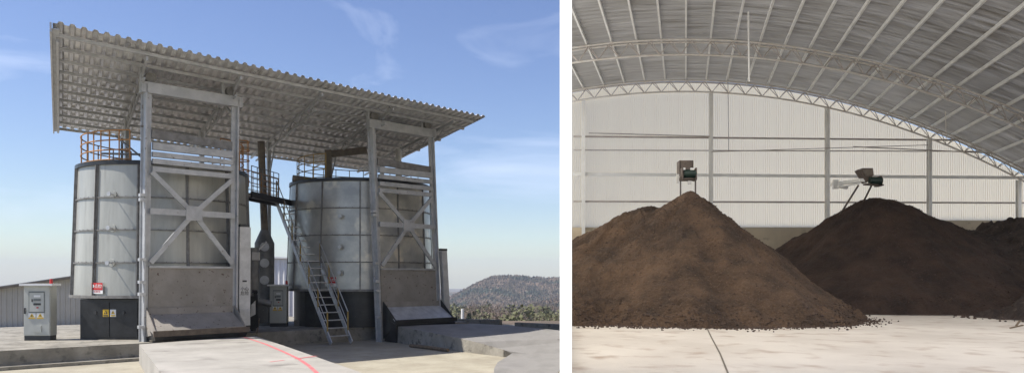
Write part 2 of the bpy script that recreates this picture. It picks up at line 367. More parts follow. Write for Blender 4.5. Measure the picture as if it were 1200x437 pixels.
# dark service doors in the base of each tank
def service(T, c, pxl, pxr, zb, zt, signpx, D, ext):
    pl = onz(pxl, 325 + (EYE - zb) * F / D, zb); pr = Vector(((pxr - 600) / F * (D - .15), D - .15, zb))
    d_ = (pr - pl); wd = d_.length; d_.normalize(); nn = Vector((d_.y, -d_.x, 0))
    mid = (pl + pr) / 2; h = zt - zb
    b = MB(); b.box(mid + Z * h / 2 + nn * -.5, d_, nn, Z, wd / 2, .5, h / 2); hs = b.build('service_housing', 'black', T)
    for sg in (-1, 1):
        q = mid + d_ * sg * wd * .235 + nn * .012 + Z * (h * .5)
        b = MB(); b.box(q, d_, nn, Z, wd * .225, .012, h * .43); dr = b.build('door', 'black', hs)
        b = MB(); b.tube(q + nn * .01 + Z * h * .17 - d_ * sg * .0, q + nn * .05 + Z * h * .17, .055, .055, 12); b.build('handle', 'dark', dr)
    for k, (off, mm) in enumerate(((-.13, 'yel'), (.13, 'signw'))):
        q = mid + d_ * off + nn * .03 + Z * h * .66
        b = MB(); b.box(q, d_, nn, Z, .105, .006, .125); s_ = b.build('warning_sign', mm, hs, label='yellow warning sign' if k == 0 else 'white and yellow warning sign')
        b = MB()
        b.prism([q + nn * .007 + d_ * -.07 - Z * .03, q + nn * .007 + d_ * .07 - Z * .03, q + nn * .007 + Z * .10], nn * .003); b.build('triangle', 'dark' if k == 0 else 'yel', s_)
        b = MB(); b.box(q + nn * .008 - Z * .085, d_, nn, Z, .085, .003, .022); b.build('text_strip', 'dark' if k == 0 else 'yel', s_)
        b = MB(); b.box(q + nn * .012 + Z * .02, d_, nn, Z, .01, .003, .035); b.build('mark', 'yel' if k == 0 else 'dark', s_)
    return hs
service(T1, c1, 94, 164, PLZ + .004, 1.94, 130, 26.75, 1)
service(T2, c2, 358, 441, PLZ + .004, 2.0, 406, 33.6, 1)
# railings round the tank tops (part of the tanks)
def railing(T, c, r, z, a0, a1, n, m, rails=(0.08, .42, .76, 1.1), name='railing', rad=.024):
    b = MB()
    for i in range(n + 1):
        a = a0 + (a1 - a0) * i / n; p = Vector((c[0] + r * math.cos(a), c[1] + r * math.sin(a), z)); b.tube(p, p + Z * 1.1, rad, n=6)
    for h in rails:
        b.path([Vector((c[0] + r * math.cos(a0 + (a1 - a0) * i / 24), c[1] + r * math.sin(a0 + (a1 - a0) * i / 24), z + h)) for i in range(25)], rad, 6)
    b.build(name, m, T)
railing(T1, c1, 2.85, 6.74, ang_for(c1, 3.0, 98), ang_for(c1, 3.0, 150), 5, 'orange', rad=.024)
railing(T1, c1, 2.85, 6.74, ang_for(c1, 3.0, 98) - 1.6, ang_for(c1, 3.0, 98), 6, 'orange')
railing(T1, c1, 2.85, 6.74, R(-25), R(75), 8, 'orange', rad=.022)
railing(T2, c2, 2.9, 7.0, R(30), R(250), 16, 'yellow', rad=.022)
# covers and pipework on top of tank 2, bits on tank 1
b = MB(); q1, q2 = P(343, 209, 34.2), P(420, 219, 35.5); b.tube(q1, q2, .15, n=14); b.build('top_duct', 'dull', T2, True)
b = MB(); q1 = P(385, 181, 36.5); b.bar(q1 - Z * 1.2, q1 + Z * .2, .3, .3); b.bar(q1, P(430, 176, 36.8), .25, .3); b.build('top_frame', 'dull', T2)
b = MB(); q1 = P(467, 198, 38); b.tube(Vector((q1.x, q1.y, 6.9)), Vector((q1.x, q1.y, 9.05)), .15, n=14); b.build('vent_pipe', 'white', T2, True)
b = MB(); b.path([P(120, 180, 29.5), P(166, 181, 28.4)], .04); b.bar(P(143, 162, 30), P(143, 190, 30), .07, .07); b.bar(P(136, 160, 30), P(168, 186, 28.5), .05, .05); b.build('top_brace', 'duct', T1)

# ------------------------------------------------------------------ hoist frames
def hoist(t0, label, main):
    W_ = 3.17
    zb = PLZ if main else 0.004
    o = G(t0, 0, zb); H = thing('hoist_frame', o, label, 'hoist', 'steel lifting frames in front of the tanks')
    top = 9.2
    lean = Vector((0, 0, 0))
    def g(t, s, z): return G(t0 + t, s, z) + (U * (-(.45 if not main else -.08)) * (z / 9.2))
    for k, t in enumerate((0, W_)):
        b = MB(); b.bar(g(t, 0, zb), g(t, 0, top), .06, .30, up=N); b.bar(g(t + (.10 if k == 0 else -.10), 0, zb), g(t + (.10 if k == 0 else -.10), 0, top), .20, .05, up=N)
        b.bar(g(t, .14, zb), g(t, .14, top), .18, .04, up=N)
        p_ = b.build('post', 'paint', H)
        if k == 0:
            for zz in (1.05, 2.15, 2.55, 3.3, 5.3, 5.45):
                b = MB(); b.box(g(t - .09, -.1, zz), U, N, Z, .10, .10, .05); b.build('clip', 'galv', p_)
    # top beam
    b = MB(); b.bar(g(-.15, 0, 9.08), g(W_ + .15, 0, 9.08), .30, .36); b.build('top_beam', 'paint', H)
    for t in (.15, W_ - .25):
        b = MB(); q = g(t, -.02, 9.42); b.tube(q - N * .08, q + N * .08, .18, n=16); b.build('pulley', 'flange', H, True)
        b = MB(); b.bar(g(t - .28, 0, 9.26), g(t - .28, 0, 9.9), .1, .1); b.build('roof_stub', 'paint', H)
    # lifting carriage bars
    for i, z in enumerate((6.35, 6.62, 6.85, 7.12) if main else (6.35, 6.62, 6.92, 7.2)):
        b = MB(); b.bar(g(.2, -.12 - .02 * (i % 2), z), g(W_ - .2, -.12 - .02 * (i % 2), z), .14, .17 if i != 3 else .24); b.build('carriage_bar', 'paint', H)
    b = MB(); b.bar(g(.2, -.06, 7.55), g(W_ - .2, -.06, 7.45), .08, .3); b.build('carriage_panel', 'flange', H)
    # X bracing
    zc = 4.93; zlo, zhi = 3.2, 6.25
    mid = g(W_ / 2, -.14, zc)
    for (t, z) in ((.18, zlo), (.18, zhi), (W_ - .18, zlo), (W_ - .18, zhi)):
        b = MB(); b.bar(g(t, -.14, z), mid, .07, .16, up=N.cross(Z)); b.build('diagonal_brace', 'paint', H)
    b = MB(); b.bar(g(.13, -.16, zc), g(W_ - .13, -.16, zc), .08, .20); b.build('cross_bar', 'paint', H)
    b = MB(); b.box(g(W_ / 2, -.21, zc), U, N, Z, .28, .012, .25); b.build('gusset_plate', 'paint', H)
    # splash plate
    b = MB(); b.prism([g(.14, -.05, .62), g(W_ - .12, -.05, .62), g(W_ - .12, -.05, 3.05), g(.14, -.05, 3.05)], N * .03)
    pl = b.build('splash_plate', 'plate', H); b = MB(); b.bar(g(.14, -.07, 3.06), g(W_ - .12, -.07, 3.06), .07, .07); b.build('plate_edge', 'paint', pl)
    # white cable-chain case on the right
    dx = .32 if main else .45
    tilt = 0 if main else -.05
    p0 = g(W_ + dx, .02, .95 if main else .7); p1 = g(W_ + dx + tilt, .02, 4.55 if main else 3.9)
    b = MB(); b.bar(p0, p1, .42 if main else .30, .22, up=-N); cs = b.build('cable_case', 'case', H)
    b = MB(); b.box(p1 + Z * .05, U, N, Z, .18, .09, .05); b.build('case_top', 'dark', cs)
    if main:
        b = MB(); b.box(p0 + Z * .3 - N * .13, U, N, Z, .2, .02, .3); b.build('case_foot', 'galv', cs)
        text('小心\n危险', p0 + Z * 1.25 - N * .118, U, Z, .16, 'dark', cs)
        b = MB(); b.box(p0 + Z * 1.62 - N * .115, U, N, Z, .08, .006, .03); b.build('case_label', 'dark', cs)
    return H
hoist(0.0, 'tall grey steel lifting frame with crossed braces in front of the left tank', True)
hoist(9.43, 'tall leaning steel lifting frame with crossed braces in front of the right tank', False)

# feed buckets
def bucket(t0, zb, label):
    o = G(t0 + 1.6, -.5, zb); B = thing('feed_bucket', o, label, 'bucket', 'tilting feed buckets at the foot of the lifting frames')
    def g(t, s, z): return G(t0 + t, s, z)
    zj, zl = 1.42, .96
    b = MB(); b.prism([g(.15, -.12, zj - .02), g(3.0, -.12, zj - .02), g(3.05, -.10, zj + .25), g(.1, -.10, zj + .25)], N * .03); b.build('back_panel', 'plate', B)
    b = MB(); b.prism([g(.12, -.13, zj), g(3.02, -.13, zj), g(3.15, -1.05, zl - .12), g(.0, -1.05, zl - .12)], Z * .03); b.build('floor_panel', 'plate' if t0 < 5 else 'galv', B)
    for t, s in ((0.03, -1), (3.1, 1)):
        b = MB(); b.prism([g(t, -1.1, zl - .1), g(t, -.1, zb + .1), g(t, -.08, zj + .28)], U * .035); b.build('side_panel', 'plate' if t0 < 5 else 'black', B)
    b = MB(); b.bar(g(-.05, -1.1, zl - .10), g(3.2, -1.1, zl - .08), .07, .19); b.build('front_lip', 'rust' if t0 < 5 else 'black', B)
    b = MB(); b.hexa([g(.05, -1.0, zb), g(3.1, -1.0, zb), g(3.05, -.1, zb), g(.1, -.1, zb), g(0, -1.06, zl - .2), g(3.15, -1.06, zl - .2), g(3.1, -.14, zl + .1), g(.05, -.14, zl + .1)]); b.build('underframe', 'black', B)
bucket(0.02, PLZ + .06, 'dirty open feed bucket at the foot of the left lifting frame')
bucket(9.5, .03, 'dark steel feed bucket at the foot of the right lifting frame')

# ------------------------------------------------------------------ canopy
A = Vector((-13.22, 22.1, 10.02)); RL, RW = 16.6, 13.5
su, sv = -.34 / 16.5, -.055
def K(a, b_, dz=0): return A + U * a + V * b_ + Z * (su * a + sv * b_ + dz)
CN = thing('canopy', K(RL / 2, RW / 2, -9), 'huge sloping corrugated metal canopy on posts over both tanks', 'canopy')
b = MB(); nr = 54; per = RL / nr; am = .078
prof = []
for i in range(nr):
    x = i * per
    prof += [(x, 0), (x + per * .36, 0), (x + per * .52, am), (x + per * .84, am)]
prof.append((RL, 0))
rows = 14
for r in range(rows + 1):
    bb = RW * r / rows
    for (x, h) in prof: b.v.append(K(x, bb - .0, h + .012 * noise.noise(Vector((x * 1.3, bb * .9, 0)))))
m_ = len(prof)
for r in range(rows):
    for i in range(m_ - 1): b.f.append((r * m_ + i, r * m_ + i + 1, (r + 1) * m_ + i + 1, (r + 1) * m_ + i))
sh = b.build('roof_sheet', 'roof', CN); sm_ = sh.modifiers.new('t', 'SOLIDIFY'); sm_.thickness = .004
npur = 11
for i in range(npur):
    bb = .75 + (RW - 1.0) * i / (npur - 1)
    b = MB(); b.bar(K(.05, bb, -.09), K(RL - .25 + (.2 if i % 2 else 0), bb, -.06), .12, .10); b.build('purlin', 'galv', CN)
for a_ in (.12, 2.65, 5.75, 8.9, 12.1, 15.25):
    b = MB(); b.bar(K(a_, .7, -.24), K(a_, RW - .3, -.24), .07, .12)
    if a_ > 1:
        b.bar(K(a_, 1.6, -.62), K(a_, RW - 1.5, -.62), .06, .07)
        for q in range(12): b.bar(K(a_, 1.6 + q * .85, -.62 if q % 2 else -.26), K(a_, 1.6 + (q + 1) * .85, -.26 if q % 2 else -.62), .035, .035)
    b.build('rafter', 'paint', CN)
b = MB(); b.bar(K(-.05, -.02, -.14), K(-.05, RW, -.14), .05, .28); b.bar(K(.07, 0, -.16), K(.07, RW, -.16), .2, .02); b.build('edge_trim', 'galv', CN)
for (a_, b_) in ((2.65, 9.3), (5.75, 9.3), (8.9, 9.3), (12.1, 9.3), (15.25, 9.3)):
    p = K(a_, b_, -.2); b = MB(); b.bar(Vector((p.x, p.y, PLZ)), p, .16, .16, up=N); b.build('column', 'paint', CN)
for (p, q) in ((K(2.65, 3.0, -.6), G(.1, 0, 8.6)), (K(5.75, 3.6, -.5), G(3.1, 0, 8.6)), (K(12.1, 3.6, -.5), G(9.5, 0, 8.6)), (K(5.75, 8, -.5), K(5.75, 9.3, -2.0)), (K(8.9, 8, -.5), K(8.9, 9.3, -2.0)), (K(12.1, 8, -.5), K(12.1, 9.3, -2.0))):
    b = MB(); b.bar(p, q, .06, .06); b.build('strut', 'galv', CN)

# ------------------------------------------------------------------ walkway, stairs
b0 = Vector((-10.55, 31.1, 6.12)); b1 = Vector((-9.95, 35.0, 6.12)); wv = Vector((-.99, .15, 0)) * .75
WK = thing('walkway', (-10.6, 33, 6.1), 'black steel catwalk with rails linking the tops of the two tanks', 'walkway')
b = MB(); b.prism([b0, b1, b1 + wv, b0 + wv], Z * -.05); b.build('deck', 'black', WK)
b = MB(); b.bar(b0 - Z * .06, b1 - Z * .06, .08, .26); b.bar(b0 + wv - Z * .06, b1 + wv - Z * .06, .08, .26); b.build('beam', 'black', WK)
for k_, off in enumerate((Vector((0, 0, 0)), wv)):
    b = MB()
    e0 = b0 if k_ else b0; e1 = b1 if k_ else b0.lerp(b1, .62)
    for i in range(6): p = e0.lerp(e1, i / 5) + off; b.tube(p, p + Z * 1.1, .02, n=6)
    for h in (.3, .6, .85, 1.1): b.tube(e0 + off + Z * h, e1 + off + Z * h, .02, n=6)
    b.build('handrail', 'orange' if k_ else 'duct', WK)
# orange caged ladder beside tank 1
b = MB(); q = Vector((-10.75, 30.4, 0))
for i in range(5):
    an = R(-80 + i * 60); b.tube(q + Vector((.33 * math.cos(an), .33 * math.sin(an), 6.3)), q + Vector((.33 * math.cos(an), .33 * math.sin(an), 8.1)), .02, n=6)
for z in (6.5, 6.9, 7.3, 7.7, 8.05): b.ring(q, .31, .35, z, z + .035, 16)
b.build('ladder_cage', 'orange', WK)
ST = thing('staircase', (-7, 31, 0), 'steep galvanised metal stairs with yellow handrail posts leading up to the tank tops', 'stairs')
bl, br = onz(388, 405, .004), onz(412, 403, .004); tl, tr = P(324, 236, 34.6), P(346, 234, 34.9)
tl.z = tr.z = 6.1
sd = (br - bl).normalized()
for p, q in ((bl, tl), (br, tr)):
    b = MB(); b.bar(p + Z * .08, q, .05, .20); b.build('stringer', 'galv', ST)
for i in range(1, 20):
    t = i / 20; p, q = bl.lerp(tl, t), br.lerp(tr, t); b = MB(); b.bar(p + Z * .05, q + Z * .05, .22, .035); b.build('tread', 'galv', ST)
for s_, (p, q) in enumerate(((bl, tl), (br, tr))):
    b = MB(); hr = Z * .95
    b.tube(p.lerp(q, .06) + hr, q + hr, .024, n=6); b.tube(p.lerp(q, .06) + hr * .5, q + hr * .5, .018, n=6)
    h_ = b.build('handrail', 'galv', ST)
    for i in range(7):
        t = .06 + .94 * i / 6; x = p.lerp(q, t); b = MB(); b.tube(x, x + hr, .034, n=6); b.build('rail_post', 'yellow', h_)

# ------------------------------------------------------------------ scrubber & ducts
SC = thing('dust_scrubber', (-9.95, 31.0, PLZ), 'dark grey dust scrubber tower with round covers and tall exhaust duct', 'scrubber')
cx = P(310, 300, 34.8); c = Vector((cx.x, cx.y, 0))
b = MB(); b.cyl(c, .43, .43, PLZ, 4.25, 24); b.build('body', 'duct', SC, True)
b = MB(); b.cyl(c, .43, .17, 4.25, 4.85, 24); b.build('cone', 'duct', SC, True)
b = MB(); b.tube((c.x, c.y, 4.85), P(306, 166, 34.8), .16, .16, 18); b.build('exhaust_duct', 'dull', SC, True)
vd = Vector((-c.x, -c.y, 0)).normalized()
for y in (289, 308, 328):
    p = P(309, y, 34.4); p = Vector((c.x, c.y, p.z)) + vd * .42; b = MB(); b.tube(p, p + vd * .07, .20, .20, 20); b.build('round_cover', 'paint', SC, True)
b = MB(); b.path([P(296, 302, 31.2), P(300, 296, 31.3), P(312, 283, 31.6)], .035); b.build('bent_pipe', 'galv', SC)
BL = thing('blower', (-10.6, 30.6, PLZ), 'black blower drum with hose between the white case and the scrubber', 'blower')
p = P(297, 300, 31.0); c = Vector((p.x, p.y, 0))
b = MB(); b.cyl(c, .22, .22, 2.2, 3.9, 20); b.build('drum', 'duct', BL, True)
b = MB(); b.cyl(c, .10, .14, .55, 2.2, 14); b.build('outlet', 'black', BL, True)
b = MB(); b.box(P(300, 300, 30.8), (1, 0, 0), (0, 1, 0), Z, .14, .06, .16); b.build('white_panel', 'case', BL)
b = MB(); b.hexa([P(289, 386, 29.6), P(303, 384, 29.6), P(303, 384, 30.3), P(289, 386, 30.3), P(283, 350, 29.6), P(302, 345, 29.6), P(302, 345, 30.3), P(283, 350, 30.3)]); b.build('chute', 'black', BL)
b = MB(); b.prism([P(293.5, 371, 29.2), P(299, 368, 29.2), P(299, 352, 29.2), P(294.5, 357, 29.2)], (0, .04, 0)); b.build('notice_plate', 'case', BL)

MC = thing('motor_unit', tuple(P(311, 380, 31.2)), 'black gearbox and motor unit low down at the foot of the scrubber', 'motor')
b = MB(); b.box(P(306, 366, 31.2), (1, .3, 0), (-.3, 1, 0), Z, .28, .3, .42); b.build('gearbox', 'black', MC)
b = MB(); b.tube(P(302, 352, 30.9), P(318, 356, 31.0), .13, n=14); b.build('motor', 'duct', MC, True)
b = MB(); b.path([P(300, 342, 31), P(292, 344, 30.6), P(290, 356, 30.5)], .09, 10); b.build('hose', 'black', MC, True)
# ------------------------------------------------------------------ control cabinets
def cabinet(px, pyb, wd, hgt, label, z=PLZ, yaw=0):
    p = onz(px, pyb, z + .004); C = thing('control_cabinet', p, label, 'cabinet', 'electric control cabinets')
    ax = Vector((math.cos(yaw), math.sin(yaw), 0)); ay = Vector((-ax.y, ax.x, 0)); dp = .45
    def q(x, y, zz): return p + ax * x + ay * y + Z * zz
    b = MB(); b.box(q(0, dp / 2, .08), ax, ay, Z, wd / 2 - .01, dp / 2 - .01, .08); b.build('plinth', 'dark', C)
    b = MB(); b.box(q(0, dp / 2, .16 + (hgt - .24) / 2), ax, ay, Z, wd / 2, dp / 2, (hgt - .24) / 2); b.build('body', 'cab', C)
    b = MB(); b.box(q(.02, dp / 2 - .05, hgt - .05), ax, ay, Z, wd / 2 + .10, dp / 2 + .10, .035); b.build('rain_hood', 'white', C)
    b = MB(); b.tube(q(wd / 2 - .02, .1, hgt - .02), q(wd / 2 - .02, .1, hgt + .15), .055, .045, 12); b.build('beacon', 'red', C, True)
    b = MB(); b.box(q(0, -.01, .16 + (hgt - .24) / 2), ax, ay, Z, wd / 2 - .02, .01, (hgt - .30) / 2); dr = b.build('door', 'cab', C)
    b = MB(); b.box(q(0, -.026, hgt * .67), ax, ay, Z, wd * .30, .008, hgt * .19); wn = b.build('window', 'cabd', dr)
    b = MB(); b.box(q(0, -.036, hgt * .67), ax, ay, Z, wd * .27, .004, hgt * .165); b.build('window_panel', 'cab', wn)
    for (x, z_, hx, hz, mm) in ((.02, .775, .10, .035, 'signw'), (.02, .71, .11, .04, 'cabd'), (.02, .635, .11, .035, 'dark'), (-.13, .70, .02, .045, 'dark'), (.03, .575, .03, .02, 'red')):
        b = MB(); b.box(q(x * wd / .8, -.044, hgt * z_), ax, ay, Z, hx * wd / .8, .005, hz); b.build('instrument', mm, wn)
    for s in (-1, 1):
        c = q(s * .125 * wd / .8 - .02, -.026, hgt * .435); b = MB(); b.box(c, ax, ay, Z, .105 * wd / .8, .005, .105); sg = b.build('warning_label', 'signw', dr)
        f = -ay * .007
        b = MB(); b.prism([c + f + ax * -.075 - Z * .045, c + f + ax * .075 - Z * .045, c + f + Z * .08], f * .4); b.build('triangle', 'yel', sg)
        b = MB(); b.box(c + f * 1.6 + Z * .0, ax, ay, Z, .012, .003, .03); b.build('mark', 'dark', sg)
        b = MB(); b.box(c + f - Z * .082, ax, ay, Z, .10 * wd / .8, .003, .022); b.build('caption_strip', 'yel', sg)
    b = MB(); b.box(q(.02, -.03, hgt * .20), ax, ay, Z, .12 * wd / .8, .02, .11); b.build('vent_cover', 'cab', dr)
    b = MB(); b.box(q(-wd / 2 + .05, -.04, hgt * .52), ax, ay, Z, .02, .02, .10); b.build('handle', 'dark', dr)
cabinet(43.5, 398.5, .86, 1.95, 'pale grey control cabinet standing alone beside the left tank', yaw=.10)
cabinet(326, 382.5, .72, 1.86, 'pale grey control cabinet between the scrubber and the stairs', yaw=.10)

# ------------------------------------------------------------------ shed, far building, parapets, pole
def corr_wall(b, p0, p1, z0a, z1a, z0b, z1b, pitch=.25, amp=.03, t=.04):
    d_ = p1 - p0; l_ = d_.length; d_.normalize(); nn = Vector((d_.y, -d_.x, 0)); n = max(1, int(l_ / pitch)); k = len(b.v); q = []
    for i in range(n):
        x = i * l_ / n; s = l_ / n; q += [(x, 0), (x + s * .6, 0), (x + s * .7, amp), (x + s * .9, amp)]
    q.append((l_, 0))
    for x, h in q:
        f = x / l_; b.v += [p0 + d_ * x + nn * h + Z * (z0a + (z0b - z0a) * f), p0 + d_ * x + nn * h + Z * (z1a + (z1b - z1a) * f)]
    for i in range(len(q) - 1): b.f.append((k + 2 * i, k + 2 * i + 2, k + 2 * i + 3, k + 2 * i + 1))
SH = thing('shed', (-29, 42, 0), 'low grey corrugated shed with sloping roof behind the left tank', 'shed')
s0, s1 = Vector((-31.5, 40.3, 0)), Vector((-21.6, 43.6, 0))
b = MB(); corr_wall(b, s0, s1, 0, 1.45, 0, 3.2); corr_wall(b, s1, s1 + Vector((-3, 9, 0)), 0, 3.2, 0, 3.2); corr_wall(b, s0 + Vector((-3, 9, 0)), s0, 0, 1.45, 0, 1.45); b.build('wall', 'shed', SH)
b = MB(); bk = Vector((-3, 9, 0)); b.prism([s0 + Vector((-.2, -.25, 1.47)), s1 + Vector((.2, -.25, 3.24)), s1 + bk + Z * 3.24, s0 + bk + Z * 1.47], Z * .06); b.build('roof', 'shed', SH)
b = MB(); b.bar(s0 + Vector((-.2, -.3, 1.42)), s1 + Vector((.2, -.3, 3.19)), .05, .12); b.build('fascia', 'dull', SH)
WB = thing('store_building', (-20, 66, 0), 'white corrugated store seen in the gap between the two tanks', 'building')
p0, p1 = Vector((-23.5, 62, 0)), Vector((-15.5, 62, 0))
b = MB(); corr_wall(b, p0, p1, -2, 4.35, -2, 4.1, .4, .05); corr_wall(b, p1, p1 + Vector((0, 10, 0)), -2, 4.1, -2, 4.1, .4); b.build('wall', 'white', WB)
b = MB(); b.prism([p0 + Vector((-.2, -.2, 4.37)), p1 + Vector((.2, -.2, 4.12)), p1 + Vector((.2, 10, 4.12)), p0 + Vector((-.2, 10, 4.37))], Z * .12); b.build('roof', 'white', WB)
def parapet(pl, pr, D0, D1, ytop0, ytop1, label):
    a = P(pl, ytop0, D0); c = P(pr, ytop1, D1); d_ = (c - a); d_.z = 0; d_.normalize(); nn = Vector((-d_.y, d_.x, 0)) * .25
    b = MB(); b.hexa([Vector((a.x, a.y, -.1)), Vector((c.x, c.y, -.1)), Vector((c.x, c.y, -.1)) + nn, Vector((a.x, a.y, -.1)) + nn, a, c, c + nn, a + nn])
    b.build('parapet_wall', 'conc', label=label, cat='wall', group='low concrete walls at the edge of the yard')
parapet(520, 585.5, 42.5, 40.5, 373, 374.5, 'low concrete wall just beyond the right feed bucket')
parapet(603, 662, 38.5, 36.5, 377.5, 380, 'low concrete wall nearest the dividing wall, trees behind it')
b = MB(); q = P(542, 372, 58); b.origin = (q.x, q.y, -1.5); b.tube((q.x, q.y, -2.5), P(542, 361.5, 58), .16, .10, 8); b.build('marker_post', 'white', label='short white post beyond the low concrete wall', cat='post')
b = MB(); q0, q1 = onz(481, 404.5, .07), onz(525, 410, .07); b.origin = tuple((q0 + q1) / 2); b.path([q0, q0.lerp(q1, .5) + Vector((0, .03, .01)), q1], .065, 8)
b.build('wooden_pole', 'wood', label='old wooden pole lying on the ground against the right ramp', cat='pole')
b = MB(); q0 = onz(301, 391, .56); b.origin = tuple(q0); b.bar(q0, P(304, 373, 30.2), .04, .03); b.build('spade_handle', 'wood', label='thin wooden handle leaning by the scrubber platform', cat='handle')
b = MB(); q0 = onz(361, 381, PLZ + .004); b.origin = tuple(q0)
b.box(q0 + Z * .12 + Vector((-.2, 0, 0)), (1, .3, 0), (-.3, 1, 0), Z, .42, .15, .12); b.box(q0 + Z * .26 + Vector((.1, 0, 0)), (1, .3, 0), (-.3, 1, 0), Z, .12, .13, .14)
b.build('concrete_block', 'conc', label='stepped concrete block behind the foot of the stairs', cat='block')

# ------------------------------------------------------------------ trees beyond the yard
def tree(x, y, h, kind, label, grp):
    z = land(x, y) - .1
    T = thing('evergreen_tree' if kind else 'bare_tree', (x, y, z), label, 'tree', grp)
    b = MB(); b.tube((x, y, z), (x + random.uniform(-.2, .2), y, z + h * .75), h * .022, h * .008, 6)
    limbs = []
    for i in range(9):
        a = random.uniform(0, 6.28); z0 = z + h * random.uniform(.25, .7); l_ = h * random.uniform(.2, .34) * (1 if not kind else .6)
        p = Vector((x, y, z0)); q = p + Vector((math.cos(a) * l_, math.sin(a) * l_, l_ * (.9 if not kind else .2))); limbs.append((p, q)); b.tube(p, q, h * .009, h * .003, 4)
    b.build('trunk', 'bark', T)
    b = MB(); nn = 750 if kind else 520
    lob = [(random.uniform(-.2, .2) * h, random.uniform(-.2, .2) * h, h * random.uniform(.4, .85), h * random.uniform(.14, .24)) for _ in range(8)]
    for i in range(nn):
        if kind == 1:
            f = random.random() ** .7; zz = h * (.12 + .88 * f); r = (1 - f) * h * .26 * random.uniform(.3, 1.1) + .05; a = random.uniform(0, 6.28)
            p = Vector((x + r * math.cos(a), y + r * math.sin(a), z + zz)); s = h * .035
        else:
            l_ = random.choice(lob); v = Vector((random.gauss(0, 1), random.gauss(0, 1), random.gauss(0, 1))).normalized() * l_[3] * random.uniform(.5, 1.1)
            p = Vector((x + l_[0], y + l_[1], z + l_[2])) + v; s = h * (.033 if kind else .018)
        d1 = Vector((random.gauss(0, 1), random.gauss(0, 1), random.gauss(0, 1))).normalized(); d2 = d1.orthogonal().normalized()
        if kind: b.add([p - d1 * s, p + d2 * s, p + d1 * s, p - d2 * s], [(0, 1, 2, 3)])
        else:
            d1.z = abs(d1.z) + .3; b.add([p, p + d1 * s * 3.6 + d2 * s * .2, p + d1 * s * 3.6 - d2 * s * .25, ], [(0, 1, 2)])
    b.build('crown', {0: 'twig', 1: 'pine', 2: 'olive'}[kind], T)
lab = {0: ('bare brown leafless tree in the valley beyond the low concrete walls', 'bare brown trees in the valley'),
       1: ('dark pointed evergreen tree in the valley beyond the low concrete walls', 'dark evergreens in the valley'),
       2: ('rounded olive green tree in the valley beyond the low concrete walls', 'olive green trees in the valley')}
random.seed(21)
for i in range(95):
    y = 76 + 150 * (i / 95) ** 1.2 + random.uniform(-4, 4); px = random.uniform(508, 664); x = (px - 600) / F * y
    zt = 350 + random.uniform(-1, 14); h = max(2.6, (EYE - (zt - HOR) / F * y) - land(x, y)); h = min(h, 7)
    if px < 560: k = random.choice([0, 2, 1, 0])
    elif px > 625: k = random.choice([2, 0, 0, 2])
    else: k = random.choice([0, 0, 0, 2])
    tree(x, y, h, k, *lab[k])
# far hillside woodland that reads as one mass
b = MB(); random.seed(5)
for i in range(20000):
    y = 210 + 900 * random.random() ** 1.1; px = random.uniform(500, 668); x = (px - 600) / F * y; z = land(x, y)
    h = random.uniform(1.2, 3.0) * (y / 420) ** .35; r = h * .42; p = Vector((x, y, z))
    a = random.random() * 6; e1 = Vector((math.cos(a), math.sin(a), 0)) * r; e2 = Vector((-math.sin(a), math.cos(a), 0)) * r
    b.add([p + e1, p + e2, p - e1, p - e2, p + Z * h * .62 + e1 * .7, p + Z * h * .5 - e1 * .75, p + Z * h], [(0, 1, 4), (1, 5, 4), (2, 3, 5), (3, 0, 4), (4, 5, 6), (1, 2, 5), (3, 4, 5)])
b.build('woodland', 'hill', kind='stuff', label='brown and green scrub woodland covering the far hills', cat='woodland')
# one tree top behind the shed on the far left
tree(-40.3, 58, 4.4, 0, 'thin bare tree poking up behind the low shed at far left', 'tree behind shed') if True else None
bpy.data.objects[-1] if False else None

# ================================================================== HALL
DB = 42.0; SK = .225; RA = .0145; ZAP = 13.34; XR = 34
def zr(x, y): return ZAP - RA * (x - SK * y) ** 2
def wx(y): return .07 * y          # line of the dividing wall
b = MB(); b.prism([(wx(4) + .09, 4, .01), (44, 4, .01), (44, DB + .5, .01), (wx(DB) + .09, DB + .5, .01)], (0, 0, HZ - .01)); b.build('floor', 'floor', kind='structure')
b = MB(); b.prism([(3.5, DB + .6, -12), (80, DB + .6, -12), (80, 112, -12), (9.5, 112, -12)], (0, 0, 12.1)); b.build('bounce_slab', 'bounce', kind='structure')  # unseen slab added behind the hall to bounce sunlight through its back wall
# floor joint crack
b = MB(); pts = [onz(826, 380, HZ + .004), onz(833, 395, HZ + .004), onz(843, 414, HZ + .004), onz(852, 437, HZ + .004)]
for a, c in zip(pts[:-1], pts[1:]): b.prism([a, c, c + Vector((.03, 0, 0)), a + Vector((.03, 0, 0))], (0, 0, .001))
b.build('floor_joint', 'dull', kind='structure')
# dividing wall: stands between the yard and the hall
b = MB(); wt = .0777; dd = Vector((.07, 1, 0)).normalized(); nn = Vector((dd.y, -dd.x, 0)); y0 = 9.8
pa = Vector((wx(y0), y0, 0)); pb = Vector((wx(12), 12, 0)); pc = Vector((wx(DB + .4), DB + .4, 0))
bot = [pa + nn * wt - dd * .0, pb + nn * wt, pb - nn * wt, pa - nn * wt + dd * .13]
tp = [v + Z * (zr(v.x, v.y) + .09) for v in bot]
b.hexa(bot + tp); DW = thing('dividing_wall', tuple(pa), 'tall thin white wall standing between the open yard and the storage hall', 'wall'); b.build('end_post', 'white', DW)
b = MB(); b.prism([pb + nn * .01, pc + nn * .01, pc - nn * .01, pb - nn * .01], Z * 1.6); b.build('wall_base', 'conc', DW)
b = MB(); ny_ = 30
for i in range(ny_ + 1):
    v = pb.lerp(pc, i / ny_); b.v += [v + Z * 1.6, v + Z * (zr(v.x, v.y) + .09)]
for i in range(ny_): b.f.append((2 * i, 2 * i + 2, 2 * i + 3, 2 * i + 1))
b.build('light_fill_wall', 'trans', DW)  # sheet seen only edge-on, made translucent as a soft light for the piles
